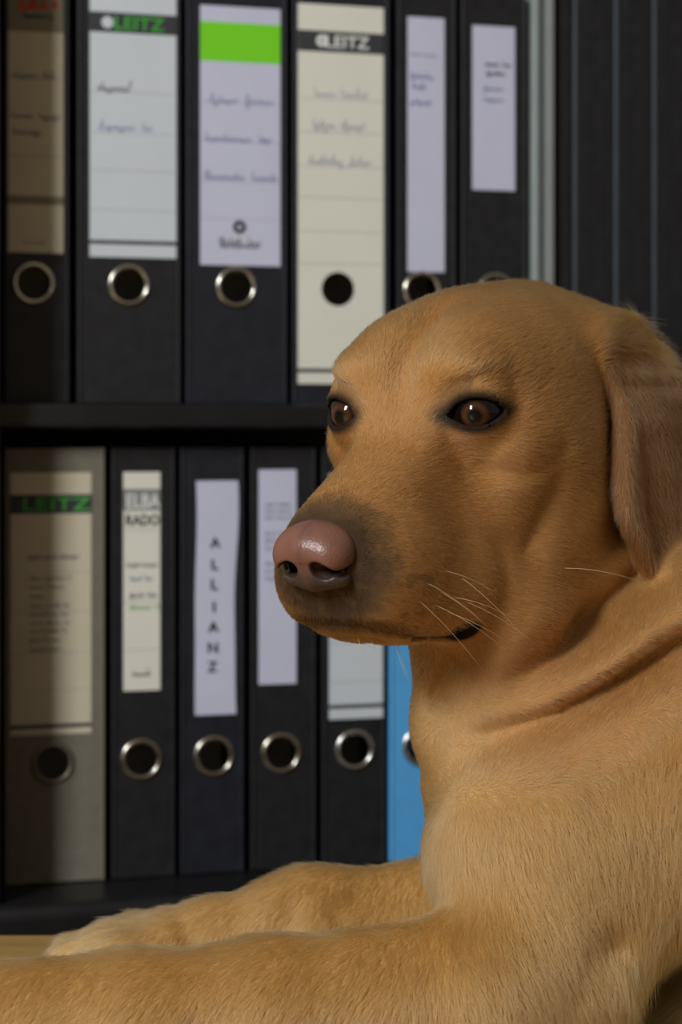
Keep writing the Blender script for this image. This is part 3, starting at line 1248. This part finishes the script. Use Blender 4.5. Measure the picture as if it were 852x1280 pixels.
def coat(P):
    Q = to_head(P)
    q = mirror(Q)
    x, y, z = q.T
    c = np.tile(COAT, (len(P), 1))
    r = np.sqrt(((Q - np.array([-.02, 0, -.02])) ** 2).sum(1))
    inhead = r < .2
    hs = sstep(-r, -.19, -.14)
    nz = vnoise(P, 55, 1) * .5 + vnoise(P, 140, 2) * .5
    c = c * (1 + .07 * nz[:, None])
    # redder saddle on muzzle and cheeks
    w = (.50 + .30 * sstep(x, -.06, .02) * (1 - sstep(z, -.01, .03))) * hs
    c = mixc(c, RED, w)
    # paler forechest, throat, lower body, paws
    bodyw = 1 - hs
    w = sstep(-P[:, 2], .215, .265) * bodyw
    c = mixc(c, PALE, .55 * w)
    w = sstep(-P[:, 0], -.10, -.04) * sstep(-P[:, 2], .10, .13) * sstep(P[:, 2], -.20, -.15)
    c = mixc(c, PALE, .45 * w)
    w = sstep(-P[:, 0], .085, .13) * sstep(P[:, 1], .95, .97)
    c = mixc(c, PALE, .6 * w)
    w = sstep(P[:, 0], .105, .135) * sstep(-P[:, 2], .205, .225) * (P[:, 0] < .3) * bodyw
    c = mixc(c, PALE * 1.1, .7 * w)
    # ears
    em = np.zeros(len(P))
    idx = np.where(inhead)[0]
    em[idx] = ear_mask(q[idx])
    c = mixc(c, EARC, .8 * em)
    # dark smudge round the nose and lips
    dn = np.sqrt(((q - np.array([.098, 0, -.0455])) / np.array([1.0, 1.0, 1.0])) ** 2 @ np.ones(3))
    spot = vnoise(P, 420, 5) * .35 + vnoise(P, 160, 6) * .4
    w = sstep(-(dn + .006 * spot), -.039, -.026) * inhead
    c = mixc(c, SMUDGE, .85 * w)
    w = sstep(-(dn + .004 * spot), -.0300, -.020) * inhead
    c = mixc(c, DARK, .8 * w)
    # whisker bed freckles
    w = sstep(x, .045, .07) * sstep(-z, .035, .05) * sstep(vnoise(P, 330, 9), .15, .5) * inhead * (z > -.095)
    c = mixc(c, SMUDGE, .5 * w)
    # lip line and lip corner
    dl = np.full(len(P), 1.0)
    dl[idx] = line_dist(q[idx][:, [0, 2]], LIP_XZ) + 1.0 * (q[idx][:, 0] < .02)
    w = .7 * sstep(-dl, -.0030, -.0006)
    c = mixc(c, DARK * .6, w)
    dk = np.sqrt((((q - np.array([.044, .0345, -.088])) / np.array([.011, .010, .0055])) ** 2).sum(1))
    c = mixc(c, DARK * .35, sstep(-dk, -1.15, -.8) * inhead)
    dno = np.full(len(P), 1.0)
    dno[idx] = cap((q[idx] - NOSE_C) / NOSE_S + np.array([.104, 0, -.036]), (.1230, .0075, -.0405), (.1000, .0120, -.0400), .0062)
    c = mixc(c, DARK * .3, sstep(-dno, -.0025, -.001))
    # shade of the inner brow pit, painted in as darker hairs
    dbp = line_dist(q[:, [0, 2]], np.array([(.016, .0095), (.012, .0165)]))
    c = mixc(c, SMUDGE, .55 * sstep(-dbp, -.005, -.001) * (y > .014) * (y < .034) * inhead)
    # eye rims
    al, a = almond(q)
    near = np.sqrt(((q - EYE_C) ** 2).sum(1)) < .03
    w = sstep(-al, -.0062, -.0012) * near
    c = mixc(c, DARK * .55, w)
    inner = EYE_C + EYE_H * .0150 * (1 if EYE_H[1] < 0 else -1) + EYE_AX * .008 - EYE_V * .001
    di = np.sqrt(((q - inner) ** 2).sum(1))
    c = mixc(c, DARK, .8 * sstep(-di, -.0095, -.003))
    return np.clip(c, 0.002, 1)


# ---- materials
def attr_mat(name, rough, spec, hair=False):
    m = bpy.data.materials.new(name)
    m.use_nodes = True
    nt = m.node_tree
    b_ = nt.nodes['Principled BSDF']
    at = nt.nodes.new('ShaderNodeAttribute')
    at.attribute_name = 'coat'
    if hair:
        nt.nodes.remove(b_)
        hb = nt.nodes.new('ShaderNodeBsdfHairPrincipled')
        hb.parametrization = 'COLOR'
        hb.inputs['Roughness'].default_value = .42
        hb.inputs['Radial Roughness'].default_value = .55
        hb.inputs['Coat'].default_value = 0.0
        hb.inputs['Random Roughness'].default_value = .2
        nt.links.new(at.outputs['Color'], hb.inputs['Color'])
        nt.links.new(hb.outputs['BSDF'], nt.nodes['Material Output'].inputs['Surface'])
    else:
        nt.links.new(at.outputs['Color'], b_.inputs['Base Color'])
        b_.inputs['Roughness'].default_value = rough
        b_.inputs['Specular IOR Level'].default_value = spec
    return m


M_skin = attr_mat('short_coat_skin', .85, .12)
M_fur = attr_mat('fur_strands', .5, .3, True)

dog = empty('dog', (.25, .97, PLAT_Z))
tag(dog, 'golden brown labrador lying in front of the binder shelves, looking aside', 'dog')


def child(o):
    o.parent = dog
    o.matrix_parent_inverse = Matrix.Translation(-dog.location)
    return o


body = child(np_mesh('body', BV, BF, M_skin))
ca = body.data.color_attributes.new('coat', 'FLOAT_COLOR', 'POINT')
cc = coat(BV)
ca.data.foreach_set('color', np.concatenate([cc, np.ones((len(cc), 1))], 1).astype(np.float32).ravel())

# ---- nose
def nose_sd(q0):
    q = (mirror(q0) - NOSE_C) / NOSE_S + np.array([.104, 0, -.036])
    d = ell(q, (.1045, 0, -.0325), (.0175, .0190, .0125))
    d = smin(d, ell(q, (.1085, .0115, -.0365), (.0120, .0092, .0098)), .006)
    d = smin(d, ell(q, (.1065, 0, -.0460), (.0120, .0115, .0090)), .006)
    d = smin(d, ell(q, (.1060, .0105, -.0475), (.0085, .0085, .0055)), .004)
    nos = chain(q, [(.1230, .0072, -.0405, .0036), (.1150, .0095, -.0410, .0048), (.1060, .0120, -.0400, .0042)], .003)
    d = smax(d, -nos, .0014)
    d = smax(d, -chain(q, [(.1180, .0110, -.0415, .0030), (.1110, .0165, -.0435, .0022), (.1045, .0205, -.0425, .0014), (.1010, .0215, -.0370, .0008)], .002), .0014)
    d = smax(d, -chain(q, [(.1225, 0, -.026, .0002), (.1235, 0, -.038, .0005), (.1195, 0, -.050, .0006), (.114, 0, -.060, .0004)], .001), .0022)
    return d * NOSE_S


NV, NF = surface_nets(nose_sd, (.070, -.026, -.066), (.124, .026, -.016), .0008)
NV = project(nose_sd, NV, 1, .0002)
M_nose = bpy.data.materials.new('nose_leather')
M_nose.use_nodes = True
nt = M_nose.node_tree
nb = nt.nodes['Principled BSDF']
at = nt.nodes.new('ShaderNodeAttribute')
at.attribute_name = 'coat'
nt.links.new(at.outputs['Color'], nb.inputs['Base Color'])
nb.inputs['Roughness'].default_value = .38
nb.inputs['Subsurface Weight'].default_value = .1
nb.inputs['Subsurface Scale'].default_value = .003
vo = nt.nodes.new('ShaderNodeTexVoronoi')
vo.inputs['Scale'].default_value = 900
tc = nt.nodes.new('ShaderNodeTexCoord')
nt.links.new(tc.outputs['Object'], vo.inputs['Vector'])
bp = nt.nodes.new('ShaderNodeBump')
bp.inputs['Strength'].default_value = .18
bp.inputs['Distance'].default_value = .0006
nt.links.new(vo.outputs['Distance'], bp.inputs['Height'])
nt.links.new(bp.outputs['Normal'], nb.inputs['Normal'])
nose = child(np_mesh('nose', to_world(NV), NF, M_nose))
nose['label'] = 'pinkish brown leathery nose'
qn = (mirror(NV) - NOSE_C) / NOSE_S + np.array([.104, 0, -.036])
col = np.tile(lin(122, 82, 66), (len(NV), 1))
col = mixc(col, lin(104, 72, 64), sstep(vnoise(NV, 260, 4), -.2, .8) * .5)
col = mixc(col, lin(58, 46, 43), sstep(-qn[:, 2], .038, .046) * .9)          # darker lower pad
col = mixc(col, lin(64, 52, 48), sstep(-qn[:, 0], -.1075, -.098))            # darker rim towards the fur
dnos = cap(qn, (.1190, .0085, -.0408), (.1060, .0120, -.0400), .0046)
col = mixc(col, lin(22, 17, 16), sstep(-dnos, -.0012, .0004))
col = mixc(col, lin(96, 64, 56), .5 * sstep(-qn[:, 1], -.0016, -.0004))
na = nose.data.color_attributes.new('coat', 'FLOAT_COLOR', 'POINT')
na.data.foreach_set('color', np.concatenate([col, np.ones((len(col), 1))], 1).astype(np.float32).ravel())

# ---- eyes
def eye_material():
    m = bpy.data.materials.new('eye_iris')
    m.use_nodes = True
    nt = m.node_tree
    b_ = nt.nodes['Principled BSDF']
    tc = nt.nodes.new('ShaderNodeTexCoord')
    sp = nt.nodes.new('ShaderNodeSeparateXYZ')
    nt.links.new(tc.outputs['Object'], sp.inputs[0])
    # distance from the optical (local x) axis
    a = nt.nodes.new('ShaderNodeVectorMath')
    a.operation = 'LENGTH'
    cb = nt.nodes.new('ShaderNodeCombineXYZ')
    nt.links.new(sp.outputs['Y'], cb.inputs['Y'])
    nt.links.new(sp.outputs['Z'], cb.inputs['Z'])
    nt.links.new(cb.outputs[0], a.inputs[0])
    dv = nt.nodes.new('ShaderNodeMath')
    dv.operation = 'DIVIDE'
    dv.inputs[1].default_value = EYE_R
    nt.links.new(a.outputs['Value'], dv.inputs[0])
    n = nt.nodes.new('ShaderNodeTexNoise')
    n.inputs['Scale'].default_value = 700
    nt.links.new(tc.outputs['Object'], n.inputs['Vector'])
    ad = nt.nodes.new('ShaderNodeMath')
    ad.operation = 'MULTIPLY_ADD'
    ad.inputs[1].default_value = .05
    nt.links.new(n.outputs['Fac'], ad.inputs[0])
    nt.links.new(dv.outputs[0], ad.inputs[2])
    r = nt.nodes.new('ShaderNodeValToRGB')
    cr = r.color_ramp
    stops = [(0, (3, 3, 4)), (.225, (4, 4, 5)), (.26, (34, 19, 11)), (.40, (72, 42, 24)), (.50, (50, 28, 16)), (.56, (14, 10, 9)), (.66, (18, 13, 12)), (1, (28, 22, 20))]
    cr.elements[0].position, cr.elements[0].color = stops[0][0], srgb(*stops[0][1])
    cr.elements[1].position, cr.elements[1].color = 1.0, srgb(*stops[-1][1])
    for p, c_ in stops[1:-1]:
        e = cr.elements.new(p)
        e.color = srgb(*c_)
    nt.links.new(ad.outputs[0], r.inputs['Fac'])
    nt.links.new(r.outputs['Color'], b_.inputs['Base Color'])
    b_.inputs['Roughness'].default_value = .35
    b_.inputs['Coat Weight'].default_value = 1.0
    b_.inputs['Coat Roughness'].default_value = .02
    b_.inputs['Coat IOR'].default_value = 1.45
    b_.inputs['Specular IOR Level'].default_value = 0.0
    return m


M_eye = eye_material()
GAZE = math.radians(22)
for sy in (1, -1):
    bm = bmesh.new()
    bmesh.ops.create_uvsphere(bm, u_segments=48, v_segments=32, radius=EYE_R)
    # cornea bulge towards local +x
    for v in bm.verts:
        rr = math.hypot(v.co.y, v.co.z)
        if v.co.x > 0 and rr < .0072:
            v.co.x += .0011 * (1 - (rr / .0072) ** 2)
    o = link_mesh('eye', bm, M_eye, None, True)
    c0 = EYE_C * np.array([1, sy, 1])
    g = GAZE if sy > 0 else -math.radians(8)
    axl = np.array([math.cos(g), math.sin(g), -.02])
    axl /= np.linalg.norm(axl)
    aw = axl @ HM
    o.location = to_world(c0)
    o.rotation_euler = Vector(aw).to_track_quat('X', 'Z').to_euler()
    child(o)
    o['label'] = 'dark brown glossy eye'

# ---- fur: hair strands rooted on the body
me = body.data
tri = BF
A, B_, Cc = BV[tri[:, 0]], BV[tri[:, 1]], BV[tri[:, 2]]
fn = np.cross(B_ - A, Cc - A)
area = np.linalg.norm(fn, axis=1) / 2
VN = np.zeros_like(BV)
for c in range(3):
    np.add.at(VN, tri[:, c], fn)
VN /= np.linalg.norm(VN, axis=1)[:, None] + 1e-12
fc = (A + B_ + Cc) / 3


def density(P):
    Q = to_head(P)
    r = np.sqrt(((Q - np.array([-.02, 0, -.02])) ** 2).sum(1))
    w = np.where(r < .17, 1.5, 1.0)
    w = w * np.where(P[:, 0] > .22, .25, 1.0)
    w = w * np.where(P[:, 2] < PLAT_Z + .004, 0.0, 1.0)
    w = w * np.where((P[:, 1] > .98) & (r > .17), .45, 1.0)
    q = mirror(Q)
    al, a = almond(q)
    near = np.sqrt(((q - EYE_C) ** 2).sum(1)) < .03
    w = np.where(near & (al < .0016), 0, w)
    w = np.where((nose_sd(Q) < .0012) & (r < .2), 0, w)
    w = np.where(ell(Q, NOSE_C + np.array([-.001, 0, -.001]), (.019, .0175, .0155)) < 0, 0, w)
    dk = np.sqrt((((q - np.array([.044, .0345, -.088])) / np.array([.009, .009, .004])) ** 2).sum(1))
    w = np.where(dk < 1.0, 0, w)
    w = np.where(cap(P, U(248, 1274, .800), U(282, 1270, .800), .0045) < 0, 0, w)
    return w


if HAIR:
    wt = area * density(fc)
    cum = np.cumsum(wt)
    pick = np.searchsorted(cum, rng.random(HAIR_N) * cum[-1])
    r1, r2 = np.sqrt(rng.random(HAIR_N)), rng.random(HAIR_N)
    wa, wbb, wc = 1 - r1, r1 * (1 - r2), r1 * r2
    P = A[pick] * wa[:, None] + B_[pick] * wbb[:, None] + Cc[pick] * wc[:, None]
    N = VN[tri[pick, 0]] * wa[:, None] + VN[tri[pick, 1]] * wbb[:, None] + VN[tri[pick, 2]] * wc[:, None]
    N /= np.linalg.norm(N, axis=1)[:, None] + 1e-12
    Q = to_head(P)
    q = mirror(Q)
    sg = np.tanh(Q[:, 1] / .018)
    rr = np.sqrt(((Q - np.array([-.02, 0, -.02])) ** 2).sum(1))
    hw = sstep(-rr, -.19, -.14) * sstep(q[:, 0], -.16, -.10)
    em = np.zeros(len(P))
    ii = np.where(rr < .2)[0]
    em[ii] = ear_mask(q[ii])
    # --- flow on the head, in head axes
    x, y, z = q.T
    fl = np.zeros_like(P)
    fl[:, 0] = -1
    fl[:, 2] = .35 * sstep(z, -.01, .03) - .55 * sstep(-z, .01, .06)
    fl[:, 1] = sg * (.25 + .5 * sstep(z, .0, .04))
    # whorl between brow and eye: hair parts upwards over the brow
    near_brow = np.exp(-(((q - np.array([.006, .028, .018])) / .014) ** 2).sum(1))
    fl[:, 2] += .9 * near_brow
    below_eye = np.exp(-(((q - np.array([.004, .04, -.022])) / .016) ** 2).sum(1))
    fl[:, 2] -= .5 * below_eye
    # ear: downwards
    efl = np.tile(EAR_T * 1.0, (len(P), 1))
    efl[:, 0] += -.25
    fl = fl * (1 - em[:, None]) + efl * em[:, None]
    flw = fl @ HM
    # --- flow on the body, in world axes
    X, Y, Z = P.T
    bf = np.zeros_like(P)
    bf[:, 2] = -1
    bf[:, 0] = np.interp(X, [.02, .08, .14, .22], [.75, .35, -.1, -.35])
    bf[:, 1] = -.1
    neck = sstep(Z, -.165, -.10)
    nf = np.array([-.75, -.15, -.65])
    bf = bf * (1 - neck[:, None]) + nf * neck[:, None]
    leg = sstep(-X, -.10, .01) * sstep(-Z, .18, .215)
    lf = np.array([-.55, -.25, -.75])
    bf = bf * (1 - leg[:, None]) + lf * leg[:, None]
    rear = sstep(X, .2, .3)
    bf = bf * (1 - rear[:, None]) + np.array([.8, 0, -.6]) * rear[:, None]
    D = flw * hw[:, None] + bf * (1 - hw[:, None])
    D = np.where(em[:, None] > .5, flw, D)
    # --- coherent waviness + scatter
    for ax in range(3):
        D[:, ax] += .22 * vnoise(P, 60, 20 + ax) + .16 * vnoise(P, 170, 30 + ax) * (1 - .4 * hw)
    D += rng.normal(0, .14, D.shape)
    D -= (D * N).sum(1)[:, None] * N
    D /= np.linalg.norm(D, axis=1)[:, None] + 1e-9
    # --- length
    L = np.full(len(P), .0135)
    L = L * (1 - hw) + hw * np.interp(q[:, 0], [-.12, -.05, .0, .05, .1], [.011, .0075, .0055, .0042, .0028])
    L = np.where(em > .5, .0080, L)
    L = np.where(leg > .5, .0085, L)
    L = L * (1 + .5 * neck * (1 - hw) * (1 - em))
    fringe = sstep(X, .105, .135) * sstep(-Z, .195, .22) * sstep(-Y, -.95, -.90) * sstep(-X, -.30, -.24)
    L = L * (1 + 1.2 * fringe)
    al, a = almond(q)
    ne = np.sqrt(((q - EYE_C) ** 2).sum(1)) < .03
    L = np.where(ne, np.minimum(L, .0012 + .45 * np.clip(al, 0, 1)), L)
    L *= rng.uniform(.65, 1.2, len(P))
    lift = np.where(hw > .5, .26, .30) * rng.uniform(.6, 1.5, len(P))
    lift = np.where(em > .5, .16, lift)
    K = 5
    pts = np.empty((len(P), K, 3), np.float32)
    cur = P - N * .0003
    pts[:, 0] = cur
    bend = rng.normal(0, .12, (len(P), 3))
    for k in range(1, K):
        t = k / (K - 1)
        dr = D + N * (lift * (1.7 - 1.9 * t))[:, None] + bend * t
        dr /= np.linalg.norm(dr, axis=1)[:, None]
        cur = cur + dr * (L / (K - 1))[:, None]
        pts[:, k] = cur
    # keep strands out of the platform
    pts[:, :, 2] = np.maximum(pts[:, :, 2], PLAT_Z + .0008)
    rad0 = np.where(hw > .5, .000066, .000075) * rng.uniform(.75, 1.2, len(P))
    prof = np.array([1.0, 1.0, .85, .6, .15])
    rad = (rad0[:, None] * prof[None]).astype(np.float32)
    hc = coat(P) * rng.uniform(.72, 1.22, len(P))[:, None]
    tint = rng.random(len(P))
    hc = mixc(hc, np.clip(hc * np.array([1.25, 1.3, 1.4]), 0, 1), (tint > .8) * .6)
    hc = np.clip(hc, .003, .95)
    cv = bpy.data.hair_curves.new('fur')
    cv.add_curves([K] * len(P))
    cv.attributes['position'].data.foreach_set('vector', (pts - np.array(dog.location, np.float32) * 0).ravel())
    if 'radius' not in cv.attributes:
        cv.attributes.new('radius', 'FLOAT', 'POINT')
    cv.attributes['radius'].data.foreach_set('value', rad.ravel())
    at_ = cv.attributes.new('coat', 'FLOAT_COLOR', 'CURVE')
    at_.data.foreach_set('color', np.concatenate([hc, np.ones((len(hc), 1))], 1).astype(np.float32).ravel())
    cv.materials.append(M_fur)
    fur = bpy.data.objects.new('fur', cv)
    C.objects.link(fur)
    child(fur)
    tag(fur, kind='stuff')


# ---- whiskers: single stiff hairs of the lip and cheek
M_whisk = mat('whisker_hair', srgb(214, 190, 150), .4)
wr = random.Random(3)
WH = []      # root (head coords), direction, length
for (wx, wz) in ((.072, -.058), (.064, -.064), (.058, -.056), (.055, -.069), (.048, -.062), (.047, -.073), (.068, -.070), (.060, -.076), (.078, -.066)):
    WH.append(((wx, .040, wz), (-.35 + wr.uniform(-.2, .2), .55, -.55 + wr.uniform(-.25, .35)), wr.uniform(.020, .036)))
WH.append(((-.004, .075, -.080), (-.35, .85, .02), .044))
for (wx, wy) in ((.085, .010), (.075, .016), (.090, .004), (.066, .012)):
    WH.append(((wx, wy, -.10), (.15, .35, -.9), .013))
for (rt, dr, ln) in WH:
    p = np.array([rt], float)
    # walk the root on to the skin
    for _ in range(12):
        e = 1e-4
        d0 = head_sd(p)
        g = np.array([(head_sd(p + np.eye(3)[i] * e) - d0)[0] / e for i in range(3)])
        p = p - (d0[0] * g / max(.3, g @ g)) * .8
    dv = np.array(dr) / np.linalg.norm(dr)
    side = np.cross(dv, [0, 0, 1.0])
    side /= np.linalg.norm(side)
    upv = np.cross(side, dv)
    cen = [p[0] + dv * ln * t - np.array([.1, 0, .30]) * ln * t * t for t in np.linspace(0, 1, 7)]
    bm = bmesh.new()
    prev = None
    for k, c_ in enumerate(cen):
        r_ = .00017 * (1 - .8 * k / 6)
        ring = [bm.verts.new(to_world(c_ + r_ * (math.cos(a_) * side + math.sin(a_) * upv))) for a_ in (0, 2.094, 4.189)]
        if prev:
            for j in range(3):
                bm.faces.new((prev[j], prev[(j + 1) % 3], ring[(j + 1) % 3], ring[j]))
        prev = ring
    bm.faces.new(prev)
    child(link_mesh('whisker', bm, M_whisk, None, True))
